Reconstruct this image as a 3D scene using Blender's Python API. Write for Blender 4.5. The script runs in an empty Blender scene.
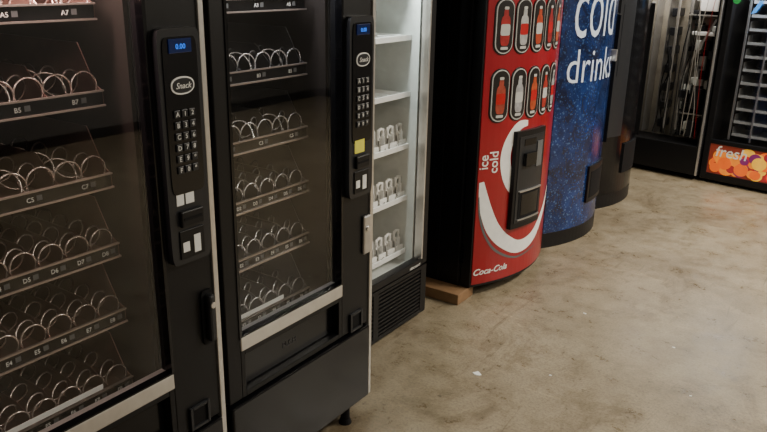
import bpy, math, random
from mathutils import Matrix, Vector
random.seed(3)
scene=bpy.context.scene
COL=scene.collection

# ---------------------------------------------------------------- materials
def mat(name,c,rough=0.4,metal=0.0,var=0.12,scale=30,emit=None,es=0,coat=0,bump=0,spec=0.5):
    m=bpy.data.materials.new(name); m.use_nodes=True
    nt=m.node_tree; N=nt.nodes; L=nt.links
    b=N['Principled BSDF']
    b.inputs['Roughness'].default_value=rough
    b.inputs['Metallic'].default_value=metal
    b.inputs['Specular IOR Level'].default_value=spec
    b.inputs['Coat Weight'].default_value=coat
    b.inputs['Coat Roughness'].default_value=.12
    tc=N.new('ShaderNodeTexCoord'); nz=N.new('ShaderNodeTexNoise')
    nz.inputs['Scale'].default_value=scale; nz.inputs['Detail'].default_value=5
    L.new(tc.outputs['Object'],nz.inputs['Vector'])
    mx=N.new('ShaderNodeMix'); mx.data_type='RGBA'
    mx.inputs[6].default_value=(*[v*(1-var) for v in c],1)
    mx.inputs[7].default_value=(*[min(1,v*(1+var)) for v in c],1)
    L.new(nz.outputs['Fac'],mx.inputs[0]); L.new(mx.outputs[2],b.inputs['Base Color'])
    if bump:
        bp=N.new('ShaderNodeBump'); bp.inputs['Strength'].default_value=bump; bp.inputs['Distance'].default_value=0.002
        n2=N.new('ShaderNodeTexNoise'); n2.inputs['Scale'].default_value=400
        L.new(tc.outputs['Object'],n2.inputs['Vector']); L.new(n2.outputs['Fac'],bp.inputs['Height']); L.new(bp.outputs['Normal'],b.inputs['Normal'])
    if emit:
        b.inputs['Emission Color'].default_value=(*emit,1); b.inputs['Emission Strength'].default_value=es
    return m

def glass_mat(name,haze=0.02,tint=(1,1,1),refl=.9,base=.06):
    m=bpy.data.materials.new(name); m.use_nodes=True
    nt=m.node_tree; N=nt.nodes; L=nt.links
    N.remove(N['Principled BSDF'])
    out=N['Material Output']
    tr=N.new('ShaderNodeBsdfTransparent'); tr.inputs[0].default_value=(*tint,1)
    gl=N.new('ShaderNodeBsdfGlossy'); gl.inputs['Roughness'].default_value=0.02
    lw=N.new('ShaderNodeLayerWeight'); lw.inputs['Blend'].default_value=.5
    pw=N.new('ShaderNodeMath'); pw.operation='POWER'; pw.inputs[1].default_value=4.5
    ml=N.new('ShaderNodeMath'); ml.operation='MULTIPLY_ADD'; ml.inputs[1].default_value=refl; ml.inputs[2].default_value=base
    L.new(lw.outputs['Facing'],pw.inputs[0]); L.new(pw.outputs[0],ml.inputs[0])
    df=N.new('ShaderNodeBsdfDiffuse'); df.inputs[0].default_value=(.5,.5,.5,1)
    m1=N.new('ShaderNodeMixShader'); m2=N.new('ShaderNodeMixShader')
    tc=N.new('ShaderNodeTexCoord'); nz=N.new('ShaderNodeTexNoise'); nz.inputs['Scale'].default_value=6; nz.inputs['Detail'].default_value=6
    mr=N.new('ShaderNodeMapRange'); mr.inputs[1].default_value=.45; mr.inputs[2].default_value=.8; mr.inputs[3].default_value=haze*.3; mr.inputs[4].default_value=haze*2.5
    L.new(tc.outputs['Object'],nz.inputs['Vector']); L.new(nz.outputs['Fac'],mr.inputs[0])
    L.new(mr.outputs[0],m2.inputs[0])
    L.new(ml.outputs[0],m1.inputs[0]); L.new(tr.outputs[0],m1.inputs[1]); L.new(gl.outputs[0],m1.inputs[2])
    L.new(m1.outputs[0],m2.inputs[1]); L.new(df.outputs[0],m2.inputs[2]); L.new(m2.outputs[0],out.inputs[0])
    return m

BLK=mat('black_powdercoat',(.005,.005,.006),.4,bump=.15,spec=.3)
BLKG=mat('black_gloss',(.004,.004,.005),.16,spec=.4)
BLKM=mat('black_matte',(.004,.004,.005),.7,spec=.2)
PLA=mat('dark_plastic',(.016,.017,.020),.35,spec=.4)
KEY=mat('key_grey',(.10,.105,.11),.4)
SIL=mat('silver_trim',(.62,.60,.57),.32,.75)
ALU=mat('aluminium',(.55,.55,.56),.35,.9)
TRAY=mat('tray_steel',(.27,.16,.135),.36,.7)
TRAY2=mat('tray_steel_grey',(.13,.13,.14),.35,.75)
LIP=mat('tray_lip_steel',(.50,.42,.39),.3,.8)
COIL=mat('coil_steel',(.68,.68,.70),.25,.75)
COILR=mat('coil_steel_warm',(.68,.58,.54),.25,.75)
LIN=mat('liner_dark',(.014,.011,.010),.4)
WHT=mat('white_plastic',(.84,.84,.82),.4)
WLIN=mat('white_liner',(.60,.63,.61),.45)
LAB=mat('label_white',(.74,.74,.72),.5)
YEL=mat('label_yellow',(.75,.70,.08),.5)
RED=mat('red_panel',(.27,.003,.010),.3,var=.25,scale=5,coat=.3)
REDW=mat('can_red',(.40,.01,.012),.3)
PALE=mat('pale_blue_print',(.58,.66,.78),.4)
DRK=mat('can_dark',(.012,.010,.010),.3)
BLUD=mat('lcd_blue',(.02,.10,.5),.3,emit=(.03,.22,1),es=.9)
LCD=mat('lcd_screen',(.004,.012,.05),.15,emit=(.01,.05,.35),es=.06)
GLASS=glass_mat('machine_glass',.008,(.90,.90,.90),.9,.075)
GLASS2=glass_mat('clear_glass',.006)
WOOD=mat('wood_block',(.22,.125,.06),.7,scale=20,var=.3)

def blue_mat():
    m=mat('blue_ice_print',(.01,.05,.3),.25,coat=.3); N=m.node_tree.nodes; L=m.node_tree.links
    b=N['Principled BSDF']; tc=N.new('ShaderNodeTexCoord')
    v=N.new('ShaderNodeTexVoronoi'); v.inputs['Scale'].default_value=30
    v2=N.new('ShaderNodeTexVoronoi'); v2.inputs['Scale'].default_value=62
    n=N.new('ShaderNodeTexNoise'); n.inputs['Scale'].default_value=5; n.inputs['Detail'].default_value=12; n.inputs['Distortion'].default_value=.6; n.inputs['Roughness'].default_value=.7
    L.new(tc.outputs['Object'],v.inputs['Vector']); L.new(tc.outputs['Object'],n.inputs['Vector']); L.new(tc.outputs['Object'],v2.inputs['Vector'])
    r=N.new('ShaderNodeValToRGB'); e=r.color_ramp.elements
    e[0].position=.40; e[0].color=(.001,.005,.030,1); e[1].position=.70; e[1].color=(.006,.032,.16,1)
    L.new(n.outputs['Fac'],r.inputs[0])
    def drops(vv,p):
        r2=N.new('ShaderNodeValToRGB'); f=r2.color_ramp.elements
        f[0].position=p*.4; f[0].color=(1,1,1,1); f[1].position=p; f[1].color=(0,0,0,1)
        L.new(vv.outputs['Distance'],r2.inputs[0]); return r2.outputs[0]
    ad=N.new('ShaderNodeMath'); ad.operation='MAXIMUM'; L.new(drops(v,.26),ad.inputs[0]); L.new(drops(v2,.28),ad.inputs[1])
    mu=N.new('ShaderNodeMath'); mu.operation='MULTIPLY'
    L.new(n.outputs['Fac'],mu.inputs[1]); L.new(ad.outputs[0],mu.inputs[0])
    mu2=N.new('ShaderNodeMath'); mu2.operation='MULTIPLY'; mu2.inputs[1].default_value=.5; L.new(mu.outputs[0],mu2.inputs[0])
    mx=N.new('ShaderNodeMix'); mx.data_type='RGBA'; mx.inputs[7].default_value=(.14,.30,.60,1)
    L.new(mu2.outputs[0],mx.inputs[0]); L.new(r.outputs[0],mx.inputs[6]); L.new(mx.outputs[2],b.inputs['Base Color'])
    return m
BLU=blue_mat()

def concrete():
    m=bpy.data.materials.new('concrete_floor'); m.use_nodes=True
    nt=m.node_tree; N=nt.nodes; L=nt.links; b=N['Principled BSDF']
    tc=N.new('ShaderNodeTexCoord')
    def noise(s,d,dist=0,rg=.5,off=0,sc=(1,1,1)):
        n=N.new('ShaderNodeTexNoise'); n.inputs['Scale'].default_value=s; n.inputs['Detail'].default_value=d; n.inputs['Distortion'].default_value=dist; n.inputs['Roughness'].default_value=rg
        mp=N.new('ShaderNodeMapping'); mp.inputs['Location'].default_value=(off,off*.7,0); mp.inputs['Scale'].default_value=sc
        L.new(tc.outputs['Object'],mp.inputs[0]); L.new(mp.outputs[0],n.inputs['Vector']); return n
    def ramp(src,p0,c0,p1,c1):
        r=N.new('ShaderNodeValToRGB'); e=r.color_ramp.elements
        e[0].position=p0; e[0].color=(*c0,1); e[1].position=p1; e[1].color=(*c1,1)
        L.new(src.outputs['Fac'],r.inputs[0]); return r
    def mul(a,c,f):
        mx=N.new('ShaderNodeMix'); mx.data_type='RGBA'; mx.blend_type='MULTIPLY'; mx.inputs[0].default_value=f
        L.new(a,mx.inputs[6]); L.new(c,mx.inputs[7]); return mx.outputs[2]
    a=noise(.8,14,.3,.75); c=noise(7,14,.2,.75,3); g=noise(90,6,0,.7); h=noise(2.2,12,.8,.8,7); st=noise(20,8,.3,.7,11)
    sr=noise(9,8,1.5,.7,5,(1,.12,1)); sr2=noise(14,8,1.5,.7,15,(.15,1,1))
    col=ramp(a,.36,(.185,.148,.098),.62,(.31,.262,.183)).outputs[0]
    col=mul(col,ramp(c,.40,(.74,.71,.66),.54,(1,1,1)).outputs[0],.9)
    col=mul(col,ramp(h,.38,(.60,.56,.50),.47,(1,1,1)).outputs[0],.75)
    col=mul(col,ramp(st,.32,(.38,.35,.32),.38,(1,1,1)).outputs[0],.85)
    col=mul(col,ramp(sr,.34,(.60,.58,.54),.39,(1,1,1)).outputs[0],.75)
    col=mul(col,ramp(sr2,.60,(1,1,1),.67,(1.3,1.28,1.22)).outputs[0],.8)
    col=mul(col,ramp(g,.34,(.60,.59,.57),.54,(1.04,1.04,1.04)).outputs[0],.8)
    L.new(col,b.inputs['Base Color'])
    mr=N.new('ShaderNodeMapRange'); mr.inputs[1].default_value=.3; mr.inputs[2].default_value=.7; mr.inputs[3].default_value=.22; mr.inputs[4].default_value=.45
    L.new(c.outputs['Fac'],mr.inputs[0]); L.new(mr.outputs[0],b.inputs['Roughness'])
    bp=N.new('ShaderNodeBump'); bp.inputs['Strength'].default_value=.35; bp.inputs['Distance'].default_value=.004
    L.new(c.outputs['Fac'],bp.inputs['Height']); L.new(bp.outputs['Normal'],b.inputs['Normal'])
    return m

# ---------------------------------------------------------------- geometry helpers
def root(name,loc,rz=0):
    e=bpy.data.objects.new(name,None); e.empty_display_size=.1; COL.objects.link(e)
    e.location=loc; e.rotation_euler=(0,0,math.radians(rz)); return e
def mesh(name,vs,fs,m,par=None,smooth=False):
    me=bpy.data.meshes.new(name); me.from_pydata([tuple(v) for v in vs],[],fs); me.update()
    me.materials.append(m)
    if smooth:
        for p in me.polygons: p.use_smooth=True
    o=bpy.data.objects.new(name,me); COL.objects.link(o)
    if par: o.parent=par
    return o
def pane(name,par,x,y0,y1,z0,z1,m):
    return mesh(name,[(x,y0,z0),(x,y1,z0),(x,y1,z1),(x,y0,z1)],[(0,1,2,3)],m,par)
BF=[(0,3,2,1),(4,5,6,7),(0,1,5,4),(1,2,6,5),(2,3,7,6),(3,0,4,7)]
def bv(x0,x1,y0,y1,z0,z1):
    return [(x0,y0,z0),(x1,y0,z0),(x1,y1,z0),(x0,y1,z0),(x0,y0,z1),(x1,y0,z1),(x1,y1,z1),(x0,y1,z1)]
def box(name,par,x0,x1,y0,y1,z0,z1,m,bev=0):
    o=mesh(name,bv(x0,x1,y0,y1,z0,z1),BF,m,par)
    if bev:
        b=o.modifiers.new('bevel','BEVEL'); b.width=bev; b.segments=2
    return o
def boxes(name,par,lst,m,bev=0):
    vs=[];fs=[]
    for b in lst:
        k=len(vs); vs+=bv(*b); fs+=[tuple(i+k for i in f) for f in BF]
    o=mesh(name,vs,fs,m,par)
    if bev:
        q=o.modifiers.new('bevel','BEVEL'); q.width=bev; q.segments=2
    return o
def cyl(name,par,p0,p1,r,m,seg=16,r2=None):
    p0=Vector(p0);p1=Vector(p1); d=(p1-p0).normalized()
    a=d.orthogonal().normalized(); b=d.cross(a); r2=r if r2 is None else r2
    vs=[];fs=[]
    for i in range(seg):
        t=2*math.pi*i/seg; u=a*math.cos(t)+b*math.sin(t)
        vs.append(p0+u*r); vs.append(p1+u*r2)
    for i in range(seg):
        j=(i+1)%seg; fs.append((2*i,2*j,2*j+1,2*i+1))
    fs.append(tuple(2*i for i in range(seg))[::-1]); fs.append(tuple(2*i+1 for i in range(seg)))
    return mesh(name,vs,fs,m,par)
def tube(name,par,paths,r,m,res=3,cyc=False):
    cu=bpy.data.curves.new(name,'CURVE'); cu.dimensions='3D'; cu.bevel_depth=r; cu.bevel_resolution=res; cu.use_fill_caps=True
    for p in paths:
        s=cu.splines.new('POLY'); s.points.add(len(p)-1)
        for i,q in enumerate(p): s.points[i].co=(*q,1)
        s.use_smooth=True; s.use_cyclic_u=cyc
    cu.materials.append(m)
    o=bpy.data.objects.new(name,cu); COL.objects.link(o)
    if par:o.parent=par
    return o
def text_verts(body,size,extr=0.0008,align='CENTER',sx=1,shear=0,bold=0):
    cu=bpy.data.curves.new('t','FONT'); cu.body=body; cu.size=size; cu.extrude=extr; cu.align_x=align; cu.shear=shear; cu.offset=bold; cu.resolution_u=3
    o=bpy.data.objects.new('t',cu); COL.objects.link(o)
    bpy.context.view_layer.update()
    dg=bpy.context.evaluated_depsgraph_get()
    me=bpy.data.meshes.new_from_object(o.evaluated_get(dg))
    vs=[(v.co.x*sx,v.co.y,v.co.z) for v in me.vertices]; fs=[tuple(p.vertices) for p in me.polygons]
    bpy.data.objects.remove(o); bpy.data.meshes.remove(me)
    return vs,fs
def text(name,par,body,y,z,x,size,m,vertical=False,surf=None,**k):
    vs,fs=text_verts(body,size,**k); out=[]
    for a,b,c in vs:
        if vertical: Y=y-b; Z=z+a
        else: Y=y+a; Z=z+b
        out.append(((surf(Y) if surf else 0)+x+c,Y,Z))
    return mesh(name,out,fs,m,par)
def texts(name,par,items,x,size,m,**k):
    V=[];F=[]
    for body,y,z in items:
        vs,fs=text_verts(body,size,**k); n=len(V)
        V+=[(x+c,y+a,z+b) for a,b,c in vs]; F+=[tuple(i+n for i in f) for f in fs]
    return mesh(name,V,F,m,par)
def frame(name,par,x0,x1,y0,y1,z0,z1,t,m,bev=0):
    return boxes(name,par,[(x0,x1,y0,y0+t,z0,z1),(x0,x1,y1-t,y1,z0,z1),(x0,x1,y0+t,y1-t,z0,z0+t),(x0,x1,y0+t,y1-t,z1-t,z1)],m,bev)
def superell(cy,cz,w,h,n=4,seg=32):
    out=[]
    for i in range(seg):
        t=2*math.pi*i/seg; c=math.cos(t); s=math.sin(t)
        out.append((cy+w/2*math.copysign(abs(c)**(2/n),c), cz+h/2*math.copysign(abs(s)**(2/n),s)))
    return out
def pill(cy,cz,w,h,seg=12):
    out=[];R=w/2;d=h/2-R
    for i in range(seg+1):
        t=math.pi*i/seg; out.append((cy+R*math.cos(t),cz+d+R*math.sin(t)))
    for i in range(seg+1):
        t=math.pi+math.pi*i/seg; out.append((cy+R*math.cos(t),cz-d+R*math.sin(t)))
    return out
def plate(name,par,pts,x0,x1,m,surf=None):
    n=len(pts); f=surf or (lambda y:0)
    vs=[(f(y)+x0,y,z) for y,z in pts]+[(f(y)+x1,y,z) for y,z in pts]
    cy=sum(p[0] for p in pts)/n; cz=sum(p[1] for p in pts)/n
    vs+=[(f(cy)+x1,cy,cz)]
    fs=[(i,(i+1)%n,(i+1)%n+n,i+n) for i in range(n)]+[(i+n,(i+1)%n+n,2*n) for i in range(n)]
    return mesh(name,vs,fs,m,par)
def area(name,r,loc,sx,sy,e,color,rot=(0,0,0)):
    l=bpy.data.lights.new(name,'AREA'); l.shape='RECTANGLE'; l.size=sx; l.size_y=sy; l.energy=e; l.color=color
    o=bpy.data.objects.new(name,l); COL.objects.link(o); o.parent=r; o.location=loc; o.rotation_euler=rot
    return o

# ---------------------------------------------------------------- snack machine
def pod(r,gy1,W):
    y0=gy1+.012; y1=W-.033; c=(y0+y1)/2
    z0,z1=.94,1.555
    o=plate('control_pod',r,superell(c,(z0+z1)/2,y1-y0,z1-z0,14,48),0,.022,PLA)
    plate('control_face',r,superell(c,1.335,(y1-y0)*.80,.40,12,40),.022,.025,BLKG)
    box('display',r,.025,.028,c-.036,c+.036,1.495,1.53,LCD,.002)
    text('display_digits',r,'0.00',c,1.505,.0285,.018,BLUD)
    plate('logo_oval',r,superell(c,1.415,.074,.045,2.3),.025,.028,WHT)
    plate('logo_inner',r,superell(c,1.415,.066,.037,2.3),.028,.029,PLA)
    text('logo_text',r,'Snack',c,1.408,.0295,.021,WHT,shear=.3)
    ks=[];it=[]
    for i in range(6):
        for j in range(3):
            yy=c-.024+j*.024; zz=1.345-i*.029
            ks.append((.025,.029,yy-.010,yy+.010,zz-.010,zz+.010))
            it.append((('ABCDEF'[i],str(i*2+1 if i<5 else 0),str(i*2+2 if i<4 else '*'))[j],yy,zz-.006))
    boxes('keypad_keys',r,ks,PLA,.002)
    texts('keypad_letters',r,it,.0295,.017,LAB)
    boxes('payment_labels',r,[(.022,.0235,c-.042,c-.018,1.105,1.14),(.022,.0235,c-.012,c+.016,1.105,1.14),(.022,.0275,c-.034,c-.012,.975,1.002),(.022,.0275,c+.004,c+.026,.965,1.015)],LAB)
    boxes('bill_slot_housing',r,[(.022,.034,c-.038,c+.038,1.045,1.09)],BLK,.004)
    box('bill_slot',r,.034,.0355,c-.03,c+.03,1.064,1.071,BLKM)
    box('coin_plate',r,.022,.026,c-.042,c+.042,.955,1.035,BLK,.003)
    frame('coin_return_frame',r,0,.010,c-.037,c+.037,.41,.485,.01,PLA,.002)
    box('coin_return_flap',r,.001,.004,c-.027,c+.027,.42,.475,BLKM)
def snack(name,X,Y,W,trayM,coilM,le,lc):
    r=root(name,(X,Y,0))
    gy0=.055; gy1=W-.18; D=.86; H=1.83; zb=.09
    sh=[1.606,1.40,1.19,1.0,.81,.60]
    boxes('cabinet',r,[(-D,-.055,0,.025,zb,H),(-D,-.055,W-.025,W,zb,H),(-D,-D+.03,.025,W-.025,zb,H),(-D,-.055,.025,W-.025,H-.05,H),(-D,-.055,.025,W-.025,zb,zb+.10)],BLK)
    boxes('interior_liner',r,[(-.70,-.68,.03,gy1+.0,.22,1.76),(-.68,-.06,gy1-.012,gy1,.22,1.76),(-.68,-.06,.028,.04,.22,1.76),(-.68,-.06,.03,gy1,1.74,1.76),(-.68,-.06,.03,gy1,.40,.42)],LIN)
    box('cash_compartment',r,-.80,-.056,gy1+.004,W-.026,.2,1.77,BLKM)
    boxes('door_frame',r,[(-.05,0,.0,gy0,.41,H),(-.05,0,gy1,W-.018,.41,H),(-.05,0,gy0,gy1,1.75,H)],BLK,.003)
    box('edge_trim',r,-.055,.006,W-.018,W,zb,H,SIL,.002)
    box('glass_bottom_trim',r,-.05,.004,gy0,gy1,.575,.622,SIL,.003)
    pane('window_glass',r,-.018,gy0,gy1,.622,1.75,GLASS)
    frame('window_gasket',r,-.024,.003,gy0-.004,gy1+.004,.616,1.754,.010,BLKG)
    frame('delivery_frame',r,-.05,.0,gy0,gy1,.41,.575,.018,BLK,.002)
    box('delivery_flap',r,-.045,-.03,gy0+.018,gy1-.018,.43,.557,BLKG,.003)
    box('kick_panel',r,-.05,.012,.0,W-.019,zb,.40,BLKG,.006)
    text('push_text',r,'PUSH',(gy0+gy1)/2,.48,-.0295,.03,PLA)
    for i,(x,y) in enumerate([(-.03,.07),(-.03,W-.12),(-D+.08,.07),(-D+.08,W-.12)]):
        cyl('leg_%d'%i,r,(x,y,.02),(x,y,zb+.01),.018,BLKM)
        cyl('foot_%d'%i,r,(x,y,0),(x,y,.02),.026,BLKM,r2=.02)
    a0=gy0+.02; a1=gy1-.058
    ns=int(round((a1-a0)/.075)); dy=(a1-a0)/ns
    for k,z in enumerate(sh):
        L=[(-.62,-.11,a0,a1,z-.028,z-.025),(-.112,-.106,a0,a1,z-.030,z+.006)]
        boxes('tray_%d'%k,r,L,trayM)
        boxes('tray_lip_%d'%k,r,[(-.108,-.098,a0,a1,z-.033,z-.0285),(-.108,-.100,a0,a1,z+.003,z+.007)],LIP)
        box('price_strip_%d'%k,r,-.106,-.1035,a0+.003,a1-.003,z-.0285,z+.003,BLKG)
        dual = k<3
        V=[];F=[]; items=[];tags=[];paths=[]
        for i in range(ns+1):
            if dual and (ns-i)%2 and i not in(0,): continue
            y=a0+i*dy
            h=.115 if i in(0,ns) else (.07 if dual else .04)
            P=[(-.62,z-.025),(-.112,z-.025),(-.112,z+.006),(-.135,z+.018),(-.19,z+h),(-.62,z+h)]
            n=len(V)
            for t in(-.0012,.0012): V+=[(px,y+t,pz) for px,pz in P]
            F+=[tuple(n+q for q in range(6)),tuple(n+6+q for q in range(5,-1,-1))]
            F+=[(n+q,n+(q+1)%6,n+6+(q+1)%6,n+6+q) for q in range(6)]
        mesh('divider_%d'%k,V,F,trayM,r)
        for i in range(ns):
            y=a0+(i+.5)*dy; R=.0335 if not dual else .036
            pitch=.095 if dual else .075
            ph=math.pi+random.uniform(-.5,.5); sgn=1 if (i%2 or not dual) else -1
            turns=.46/pitch; n=int(turns*22); p=[]
            for q in range(n):
                t=q/22
                p.append((-.124-max(0,t-1.0)*pitch-.006*min(t,1), y+sgn*R*math.sin(2*math.pi*t+ph), z-.02+R+R*math.cos(2*math.pi*t+ph)))
            paths.append(p)
            if (not dual) or i%2==(ns%2):
                yl=y if not dual else y+dy/2
                yl=min(yl,a1-.02)
                items.append(('ABCDEF'[k]+str(i+1),yl-.008,z-.019)); tags.append((-.1035,-.1025,yl+.008,yl+.022,z-.019,z-.006))
        tube('coils_%d'%k,r,paths,.0025,coilM,1)
        texts('slot_numbers_%d'%k,r,items,-.103,.016,LAB)
        boxes('price_tags_%d'%k,r,tags,KEY)
    pod(r,gy1,W)
    area('interior_area_light',r,(-.085,(gy0+gy1)/2,1.735),.05,gy1-gy0-.1,le,lc,(0,math.radians(12),0))
    return r,gy0,gy1

r1,g0,g1=snack('snack_vending_machine',-1.49,.45,.885,TRAY,COILR,9,(1,.70,.61))
yy=.85
plate('handle_recess',r1,superell(yy-.012,.745,.045,.17,6),.0,.006,BLKM)
box('handle_bar',r1,.006,.03,yy-.024,yy-.002,.675,.82,PLA,.007)
cyl('handle_lock',r1,(.03,yy-.013,.79),(.034,yy-.013,.79),.009,SIL)
r2,_,_=snack('snack_vending_machine.001',-1.49,1.358,.742,TRAY2,COIL,4,(.97,.97,1))
box('yellow_sticker',r2,.025,.0262,.60,.655,1.10,1.145,YEL)
box('latch_plate',r2,.0,.012,.68,.722,.70,.85,ALU,.006)
cyl('latch_lock',r2,(.012,.70,.80),(.018,.70,.80),.010,SIL)
box('notice_strip',r2,-.0985,-.0975,.08,.36,.615,.63,LAB)
box('notice_strip',r1,-.0985,-.0975,.20,.55,.615,.63,LAB)

# ---------------------------------------------------------------- glass front cooler (empty)
def cooler():
    W=.86; r=root('glass_front_drink_vending_machine',(-1.77,2.12,0)); D=.82;H=1.86
    boxes('cabinet',r,[(-D,-.05,0,.03,.05,H),(-D,-.05,W-.03,W,.05,H),(-D,-D+.03,.03,W-.03,.05,H),(-D,-.05,.03,W-.03,H-.06,H),(-D,-.05,.03,W-.03,.05,.27)],BLK)
    boxes('liner',r,[(-.60,-.58,.03,W-.035,.28,1.79),(-.60,-.055,W-.05,W-.031,.28,1.79),(-.60,-.055,.031,.05,.28,1.79),(-.6,-.055,.05,W-.05,1.77,1.79),(-.6,-.055,.05,W-.05,.275,.295)],WLIN)
    boxes('door_frame',r,[(-.045,0,0,.05,.30,H),(-.045,0,W-.045,W,.30,H),(-.045,0,.05,W-.045,1.78,H),(-.045,0,.05,W-.045,.295,.33)],BLK,.003)
    boxes('door_inner_trim',r,[(-.04,.002,W-.056,W-.045,.33,1.78),(-.04,.002,.05,.06,.33,1.78)],SIL)
    pane('door_glass',r,-.022,.06,W-.056,.33,1.78,GLASS2)
    for k,z in enumerate([1.66,1.41,1.15,.90,.64,.36]):
        boxes('shelf_%d'%k,r,[(-.56,-.10,.055,W-.055,z-.010,z-.006),(-.10,-.094,.055,W-.055,z-.016,z+.008)],WHT)
        L=[(-.56,-.105,.06+i*.095,.063+i*.095,z-.006,z+.012) for i in range(8)]
        boxes('shelf_rails_%d'%k,r,L,WHT)
        if k>=3:
            P=[];rings=[]
            for i in range(10):
                y=.095+i*.076
                P+=[(-.14,-.134,y-.028,y-.012,z-.006,z+.10),(-.14,-.134,y+.012,y+.028,z-.006,z+.10),(-.14,-.134,y-.028,y+.028,z+.0,z+.05),(-.17,-.134,y-.028,y-.024,z-.006,z+.09)]
                rings.append([(-.137+.0*t, y+.02*math.cos(t*math.pi/6), z+.078+.022*math.sin(t*math.pi/6)) for t in range(12)])
                P+=[(-.118,-.112,y-.03,y+.03,z-.0,z+.028),(-.134,-.112,y-.002,y+.002,z,z+.07)]
            boxes('pusher_%d'%k,r,P,WHT,.002)
            tube('pusher_rings_%d'%k,r,rings,.007,WHT,2,True)
    box('base',r,-.06,-.012,0.0,W,.03,.29,BLKM,.003)
    L=[]
    for i in range(11):
        z=.055+i*.020
        L+= [(-.012,-.002,.05,.40,z,z+.010),(-.012,-.002,.44,W-.05,z,z+.010)]
    boxes('vent_louvers',r,L,BLK)
    boxes('base_border',r,[(-.012,.0,0,.05,.03,.29),(-.012,.0,W-.05,W,.03,.29),(-.012,0,.05,W-.05,.272,.29),(-.012,0,.05,W-.05,.03,.05),(-.012,0,.40,.44,.05,.272)],BLK)
    text('badge',r,'MERCHANT',W-.11,.30,.001,.018,LAB)
    for x in(-.1,-D+.08):
        for y in(.08,W-.08): cyl('foot',r,(x,y,0),(x,y,.052),.025,BLKM)
    area('interior_area_light',r,(-.08,W/2,1.765),.06,.7,11,(.90,1,.96))  # unseen fill lamp added to brighten the white liner
cooler()

# ---------------------------------------------------------------- bulged can machines
def canbody(name,X,Y,W,b,frontM,zb=.05,H=1.83,D=.72):
    r=root(name,(X,Y,0))
    f=lambda y: b*(1-((y-W/2)/(W/2))**2)
    n=28
    foot=[(-D,0)]+[(-.06,0)]+[(-.06,W)]+[(-D,W)]
    vs=[(x,y,zb) for x,y in foot]+[(x,y,H) for x,y in foot]
    mesh('cabinet',vs,[(3,2,1,0),(4,5,6,7)]+[(i,(i+1)%4,(i+1)%4+4,i+4) for i in range(4)],BLK,r)
    ring=[(-.055,0)]+[(f(W*i/n),W*i/n) for i in range(n+1)]+[(-.055,W)]
    N=len(ring); vs=[(x,y,zb+.005) for x,y in ring]+[(x,y,H) for x,y in ring]
    mesh('door_shell',vs,[tuple(range(N))[::-1],tuple(range(N,2*N))]+[(i,(i+1)%N,(i+1)%N+N,i+N) for i in range(N)],BLK,r)
    def patch(nm,y0,y1,z0,z1,o0,o1,m,seg=24):
        vs=[];fs=[]
        for i in range(seg+1):
            y=y0+(y1-y0)*i/seg
            vs+=[(f(y)+o0,y,z0),(f(y)+o1,y,z0),(f(y)+o1,y,z1),(f(y)+o0,y,z1)]
        for i in range(seg):
            for q in range(4):
                fs.append((4*i+q,4*(i+1)+q,4*(i+1)+(q+1)%4,4*i+(q+1)%4))
        fs+=[(3,2,1,0),(4*seg,4*seg+1,4*seg+2,4*seg+3)]
        return mesh(nm,vs,fs,m,r)
    patch('front_panel',.008,W-.008,zb+.02,H-.03,.001,.005,frontM)
    boxes('hinges',r,[(-.06,-.045,-.006,0,z,z+.09) for z in(.2,.9,1.55)],BLKG)
    boxes('side_seams',r,[(-.075,-.068,-.002,.001,zb,H),(-.20,-.197,-.0015,.001,zb,H)],PLA)
    return r,f,patch
def ribbon(name,r,f,pts,m,x=.0065,n=12):
    P=[]
    for i in range(len(pts)-1):
        p0=pts[max(0,i-1)];p1=pts[i];p2=pts[i+1];p3=pts[min(len(pts)-1,i+2)]
        for k in range(n):
            t=k/n
            P.append([.5*((2*p1[a])+(-p0[a]+p2[a])*t+(2*p0[a]-5*p1[a]+4*p2[a]-p3[a])*t*t+(-p0[a]+3*p1[a]-3*p2[a]+p3[a])*t**3) for a in range(3)])
    P.append(list(pts[-1]))
    vs=[];fs=[]
    for i,p in enumerate(P):
        q=P[min(i+1,len(P)-1)];o=P[max(i-1,0)]
        dy=q[0]-o[0];dz=q[1]-o[1];l=math.hypot(dy,dz) or 1
        ny,nz=-dz/l,dy/l
        for s in(-1,0,1):
            y=p[0]+ny*s*p[2]/2; z=p[1]+nz*s*p[2]/2
            vs.append((f(y)+x,y,z))
    for i in range(len(P)-1):
        for s in(0,1): fs.append((3*i+s,3*i+s+1,3*i+4+s,3*i+3+s))
    return mesh(name,vs,fs,m,r)

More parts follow.
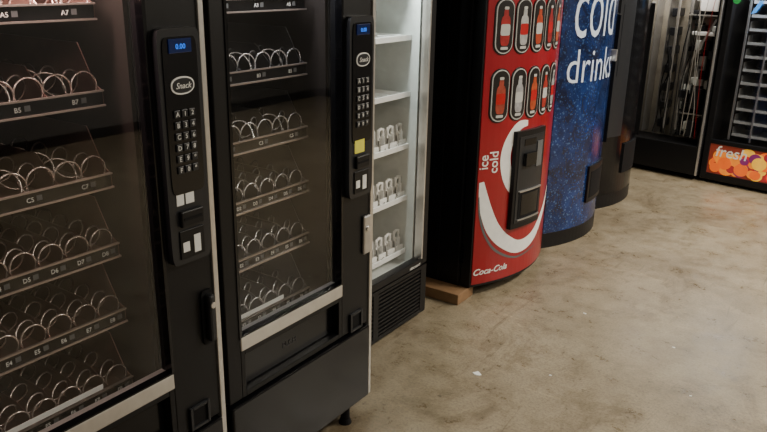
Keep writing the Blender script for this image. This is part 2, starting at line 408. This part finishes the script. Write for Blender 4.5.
W=.93
r4,f4,p4=canbody('soda_vending_machine',-1.68,3.29,W,.14,RED,zb=.062)
cans=[((.30,.02,.02),'c0'),((.35,.35,.35),'c1'),((.35,.05,.02),'c2'),((.25,.02,.02),'c3'),((.40,.08,.03),'c4'),((.30,.05,.03),'c5'),((.30,.30,.31),'c6'),((.35,.06,.02),'c7'),((.3,.03,.02),'c8'),((.3,.3,.3),'c9')]
cm=[mat('can_print_'+n,c,.3,var=.6,scale=40) for c,n in cans]
RIM=mat('button_rim_grey',(.46,.46,.44),.35)
i=0
for row,zc in enumerate([1.445,1.105]):
    for j in range(5):
        yc=.095+j*.117
        plate('button_ring_%d'%i,r4,pill(yc,zc,.108,.275),.005,.010,DRK,f4)
        plate('button_rim_%d'%i,r4,pill(yc,zc,.098,.263),.010,.012,RIM,f4)
        plate('button_face_%d'%i,r4,pill(yc,zc,.088,.251),.012,.0135,DRK,f4)
        plate('button_bottle_%d'%i,r4,superell(yc,zc-.02,.052,.145,4),.0135,.0145,cm[i],f4)
        plate('button_bottle_neck_%d'%i,r4,superell(yc,zc+.06,.026,.05,3),.0135,.0145,cm[i],f4)
        plate('button_bottle_cap_%d'%i,r4,superell(yc,zc+.088,.024,.014,4),.0145,.0155,RIM,f4)
        plate('button_bottle_label_%d'%i,r4,superell(yc,zc-.015,.052,.055,6),.0145,.0152,RIM if i%2==0 else REDW,f4)
        plate('button_price_%d'%i,r4,superell(yc,zc-.104,.040,.014,6),.0135,.0145,RIM,f4)
        i+=1
text('ice_cold_text_1',r4,'ice',.056,.725,.0065,.07,LAB,True,f4,align='LEFT',bold=.0005)
text('ice_cold_text_2',r4,'cold',.112,.70,.0065,.07,LAB,True,f4,align='LEFT',bold=.0005)
ribbon('ribbon_large',r4,f4,[(.028,.66,.025),(.042,.58,.05),(.070,.48,.07),(.115,.385,.08),(.19,.305,.08),(.31,.245,.075),(.46,.265,.07),(.60,.36,.06),(.75,.50,.02)],LAB)
ribbon('ribbon_small',r4,f4,[(.31,.945,.03),(.24,.935,.05),(.185,.87,.06),(.160,.78,.065),(.180,.68,.07),(.23,.60,.07),(.32,.52,.06),(.5,.42,.05)],LAB)
ribbon('ribbon_thin',r4,f4,[(.018,.58,.006),(.03,.47,.010),(.07,.35,.012),(.15,.25,.014),(.30,.185,.012),(.50,.20,.008)],KEY)
text('script_logo',r4,'Coca-Cola',.115,.135,.0065,.05,LAB,False,f4,shear=.35,bold=.0005)
p4('coin_panel',.205,.47,.37,.91,.005,.028,BLK,12)
p4('coin_panel_inset',.225,.45,.40,.88,.028,.031,PLA,10)
p4('dispense_recess',.245,.44,.42,.58,.031,.033,BLKM,10)
for q,(a,b_,c,d) in enumerate([(.24,.445,.575,.583),(.24,.445,.415,.422)]): p4('dispense_frame_%d'%q,a,b_,c,d,.031,.040,ALU,8)
p4('dispense_window',.265,.42,.44,.56,.033,.035,BLKG,10)
p4('bill_acceptor',.26,.35,.72,.79,.031,.05,BLKG,5)
p4('coin_slot_plate',.375,.43,.70,.84,.031,.036,KEY,5)
p4('price_display',.26,.36,.83,.865,.031,.034,BLKG,5)
wb=root('wood_block',(-1.80,3.20,0))
box('plank',wb,-.45,.115,-.02,.15,0,.060,WOOD,.003)
wb2=root('wood_block.001',(-1.80,4.10,0))
box('plank',wb2,-.45,.09,-.05,.05,0,.060,WOOD,.003)

r5,f5,p5=canbody('soda_vending_machine.001',-1.68,4.255,W,.14,BLU)
text('cold_text',r5,'cold',.075,1.33,.0065,.56,PALE,False,f5,align='LEFT',sx=.49,bold=-.004)
text('drinks_text',r5,'drinks',.055,1.06,.0065,.30,PALE,False,f5,align='LEFT',sx=.74,bold=-.002)
p5('dispense_bay',.36,.66,.25,.50,.005,.020,BLK,10)
p5('dispense_hole',.39,.63,.28,.46,.020,.022,BLKM,10)
p5('coin_column',.70,.88,.60,1.45,.005,.03,BLK,8)
p5('coin_box',.60,.67,1.16,1.23,.005,.035,SIL,6)
p5('base_strip',.0,W,.0,.10,-.03,.006,BLK)
r6,f6,p6=canbody('soda_vending_machine.002',-1.73,5.22,W,.14,BLKG)
p6('coin_column',.62,.86,.5,1.5,.005,.03,BLK,8)
p6('button_column',.10,.26,.55,1.6,.005,.010,PLA,8)
p6('select_buttons',.13,.23,1.0,1.5,.010,.013,PLA,6)
p6('dispense_bay',.32,.60,.25,.48,.005,.018,BLKM,10)
p6('base_strip',.0,W,.0,.10,-.03,.006,BLK)
for r in (r5,r6):
    for x in(-.12,-.62):
        for y in(.08,.85): cyl('foot',r,(x,y,0),(x,y,.055),.025,BLKM)

# ---------------------------------------------------------------- opened machine
def opened():
    W=.92; r=root('open_vending_machine',(-2.16,6.78,0),-100); D=.7;H=1.83
    boxes('cabinet',r,[(-D,0,0,.03,.05,H),(-D,0,W-.03,W,.05,H),(-D,-D+.03,.03,W-.03,.05,H),(-D,0,.03,W-.03,H-.06,H),(-D,0,.03,W-.03,.05,.30)],BLK,.003)
    box('edge_trim',r,-.02,.004,W-.014,W+.0,.05,H,SIL)
    box('back_plate',r,-.30,-.29,.03,W-.03,.30,1.77,mat('inner_tan_metal',(.34,.31,.25),.45,.1,var=.6,scale=9))
    boxes('column_plates',r,[(-.29,-.14,.42,.425,.33,1.7),(-.29,-.14,.60,.605,.33,1.7),(-.29,-.16,.30,.305,.33,1.7)],ALU)
    boxes('control_board_box',r,[(-.28,-.10,.70,.85,1.42,1.60),(-.28,-.14,.64,.69,1.50,1.66),(-.28,-.10,.66,.86,1.22,1.25)],WHT,.005)
    boxes('bright_brackets',r,[(-.12,-.10,.625,.64,.4,1.7),(-.12,-.10,.86,.875,.4,1.6),(-.12,-.09,.62,.88,1.38,1.39),(-.12,-.09,.62,.88,.55,.56),(-.10,-.08,.52,.535,.4,1.72),(-.16,-.12,.75,.80,.80,1.05)],SIL)
    rr=random.Random(11)
    grp={0:[],1:[],2:[]}
    for k in range(60):
        y=rr.uniform(.60,.84); z=rr.uniform(.34,1.38); w=rr.uniform(.015,.07); h=rr.uniform(.02,.08); d=rr.uniform(.08,.2)
        grp[k%3].append((-.28,-d,y,min(y+w,.88),z,z+h))
    boxes('relay_parts',r,grp[0],PLA,.003); boxes('bracket_parts',r,grp[1],BLKM,.002); boxes('connector_parts',r,grp[2][:12],WLIN,.003)
    boxes('motors',r,[(-.28,-.12,.455,.50,.4+k*.16,.47+k*.16) for k in range(8)],PLA,.006)
    boxes('coin_mech',r,[(-.28,-.08,.73,.82,.60,.78),(-.28,-.08,.74,.80,.36,.50)],PLA,.005)
    mesh('diagonal_brace',[(-.075,.625,.86),(-.075,.645,.86),(-.075,.87,1.36),(-.075,.85,1.36)],[(0,1,2,3)],SIL,r)
    ps=[]
    for k in range(12):
        y=.45+.034*k; a=rr.uniform(.01,.035); fz=rr.uniform(3,8); p=[]
        for t in range(26):
            u=t/25
            p.append((-.06-.015*math.sin(3*u+k),y+a*math.sin(fz*u+k*1.3)+.05*math.sin(2*u+k)*u,.36+u*(.7+.05*k)))
        ps.append(p)
    tube('wiring',r,ps[:8],.005,BLKM,2); tube('wiring_light',r,ps[8:11],.003,SIL,2); tube('wiring_red',r,ps[11:],.002,REDW,2)
    for x in(-.1,-.6):
        for y in(.08,W-.08): cyl('foot',r,(x,y,0),(x,y,.055),.025,BLKM)
    area('interior_area_light',r,(-.04,W/2,1.75),.05,.7,11,(1,.93,.84))  # added fill, brightens the exposed parts of the open machine
    return r
opened()

# ---------------------------------------------------------------- fresh food machine
def fresh():
    W=.96; r=root('fresh_food_vending_machine',(-1.235,6.66,0),-100); D=.72;H=1.83
    boxes('cabinet',r,[(-D,-.05,0,.03,.05,H),(-D,-.05,W-.03,W,.05,H),(-D,-D+.03,.03,W-.03,.05,H),(-D,-.05,.03,W-.03,H-.06,H),(-D,-.05,.03,W-.03,.05,.33)],BLK)
    boxes('door_frame',r,[(-.045,0,0,.05,.04,H),(-.045,0,W-.20,W,.04,H),(-.045,0,.05,W-.2,1.72,H),(-.045,0,.05,W-.2,.345,.38),(-.045,0,.05,W-.2,.04,.09)],BLK,.004)
    pane('door_glass',r,-.022,.05,W-.2,.38,1.72,GLASS)
    box('liner',r,-.50,-.49,.03,W-.2,.34,1.76,LIN)
    L=[];T=[]
    for k in range(12):
        z=.42+k*.108
        L+=[(-.42,-.12,.17,W-.215,z,z+.006),(-.122,-.115,.17,W-.215,z-.004,z+.018)]
        for j in range(5): T.append((-.42,-.12,.17+j*.142,.173+j*.142,z,z+.07))
    boxes('food_trays',r,L,mat('tray_front_light',(.46,.48,.50),.35,.5)); boxes('tray_dividers',r,T,ALU)
    boxes('drum_posts',r,[(-.12,-.10,.145,.158,.38,1.72),(-.12,-.10,.32,.33,.38,1.72)],ALU)
    fm=mat('fresh_print_glow',(.22,.03,.02),.35,var=.5,scale=8,emit=(.3,.05,.02),es=.2)  # emission added to the printed panel to brighten it
    box('fruit_panel',r,-.03,-.012,.05,W-.2,.09,.345,fm)
    cc=[('orange',(.75,.20,.015)),('yellow',(.75,.38,.03)),('red',(.45,.015,.02)),('purple',(.15,.015,.09)),('darkred',(.28,.02,.02)),('deep_orange',(.7,.11,.01))]
    cols=[mat('fruit_'+n,c,.4,emit=c,es=.55,var=.5,scale=14) for n,c in cc]  # fruit print colours also glow, to look brighter
    for i in range(80):
        y=random.uniform(.10,W-.25); z=random.uniform(.13,.25 if y<.36 else .31); s=random.uniform(.06,.12)
        plate('fruit_%d'%i,r,superell(y,z,min(s,2*(y-.05)),min(s*.9,2*(z-.09),2*(.345-z)),2,18),-.012,-.0105+i*.00006,random.choice(cols))
    text('fresh_text',r,'fresh',.23,.245,-.005,.13,LAB,shear=.15,bold=.001)
    box('kick_strip',r,-.04,-.005,.0,W,.03,.085,BLKG)
    plate('green_sticker',r,superell(.075,1.52,.06,.06,2),0,.001,mat('green_paper_glow',(.03,.35,.08),.5,emit=(.03,.4,.08),es=.15))  # faint glow put into the sticker's colour
    BP=mat('blue_sign_glow',(.05,.3,.8),.4,emit=(.05,.3,.9),es=.9)  # lit blue sign, its light put in by emission
    mesh('blue_sign_strip',[(.002,.20,1.42),(.002,.235,1.43),(.002,.285,1.52),(.002,.25,1.52)],[(0,1,2,3)],BP,r)
    text('blue_sign_text',r,'OPEN',.20,1.535,.002,.05,BP)
    plate('keypad',r,superell(W-.1,1.3,.12,.4,8),0,.02,PLA)
    for x in(-.1,-.62):
        for y in(.08,W-.08): cyl('foot',r,(x,y,0),(x,y,.055),.025,BLKM)
    area('interior_area_light',r,(-.07,.4,1.70),.05,.6,16,(.88,.94,1))
fresh()

# ---------------------------------------------------------------- room
WALL=mat('painted_wall',(.12,.115,.11),.8,scale=3)
CEIL=mat('ceiling_tile',(.36,.35,.33),.9,scale=12)
def shell(n,*a): 
    o=box(n,None,*a); return o
shell('floor',-2.8,3.6,-3,8,-.1,0,concrete())
shell('wall_left',-2.9,-2.8,-3,8,0,2.8,WALL)
shell('wall_right',3.6,3.7,-3,8,0,2.8,WALL)
shell('wall_far',-2.8,3.6,8,8.1,0,2.8,WALL)
shell('wall_near',-2.8,3.6,-3.1,-3,0,2.8,WALL)
shell('ceiling',-2.8,3.6,-3,8,2.8,2.9,CEIL)
for nm,a in (('baseboard_right',(3.585,3.6,-3,8,0,.1)),('baseboard_far',(-2.8,3.6,7.985,8,0,.1)),('baseboard_left',(-2.8,-2.785,-3,8,0,.1))):
    shell(nm,*a,BLKM)

EM=mat('lamp_diffuser',(.9,.9,.9),.5,emit=(1,.92,.78),es=4)
def lamp(x,y,e,sx=.3,sy=1.2):
    r=root('ceiling_light',(x,y,2.8))
    frame('housing',r,-sx/2-.02,sx/2+.02,-sy/2-.02,sy/2+.02,-.06,0,.02,WHT)
    box('diffuser',r,-sx/2,sx/2,-sy/2,sy/2,-.045,-.03,EM)
    area('tube_light',r,(0,0,-.07),sx,sy,e,(1,.92,.78))
lamp(.6,.6,22); lamp(.7,4.3,135); lamp(.5,5.8,95); lamp(2.6,2.0,30); lamp(2.6,5.2,90)

def scrap(x,y,s,name='paper_scrap'):
    n=7; vs=[]
    for i in range(n):
        t=2*math.pi*i/n; q=s*random.uniform(.6,1.1); vs.append((x+q*math.cos(t),y+q*.7*math.sin(t),0))
    vs2=[(a,b,random.uniform(.002,.0035)) for a,b,c in vs]
    mesh(name,vs+vs2,[tuple(range(n))[::-1],tuple(range(n,2*n))]+[(i,(i+1)%n,(i+1)%n+n,i+n) for i in range(n)],LAB)
for x,y,s in [(-.86,2.05,.010),(-1.27,2.62,.022),(-1.0,2.8,.008),(-.62,3.4,.009),(-.45,3.0,.007),(-1.1,3.5,.010),(-.3,4.4,.012)]:
    scrap(x,y,s)

# ---------------------------------------------------------------- world + camera
w=bpy.data.worlds.new('world'); scene.world=w; w.use_nodes=True
w.node_tree.nodes['Background'].inputs[0].default_value=(.5,.5,.55,1); w.node_tree.nodes['Background'].inputs[1].default_value=.2
cam=bpy.data.cameras.new('camera'); co=bpy.data.objects.new('camera',cam); COL.objects.link(co); scene.camera=co
cam.sensor_width=36; cam.lens=36*734/767; cam.clip_start=.02
up=Vector((.0187,.948,.3186)).normalized()
Yc=Vector((.570,.255,-.781)); Yc=(Yc-up*Yc.dot(up)).normalized(); Xc=Yc.cross(up)
M=Matrix((Xc,Yc,up)).to_4x4(); M.translation=(0,0,1.7)
co.matrix_world=M
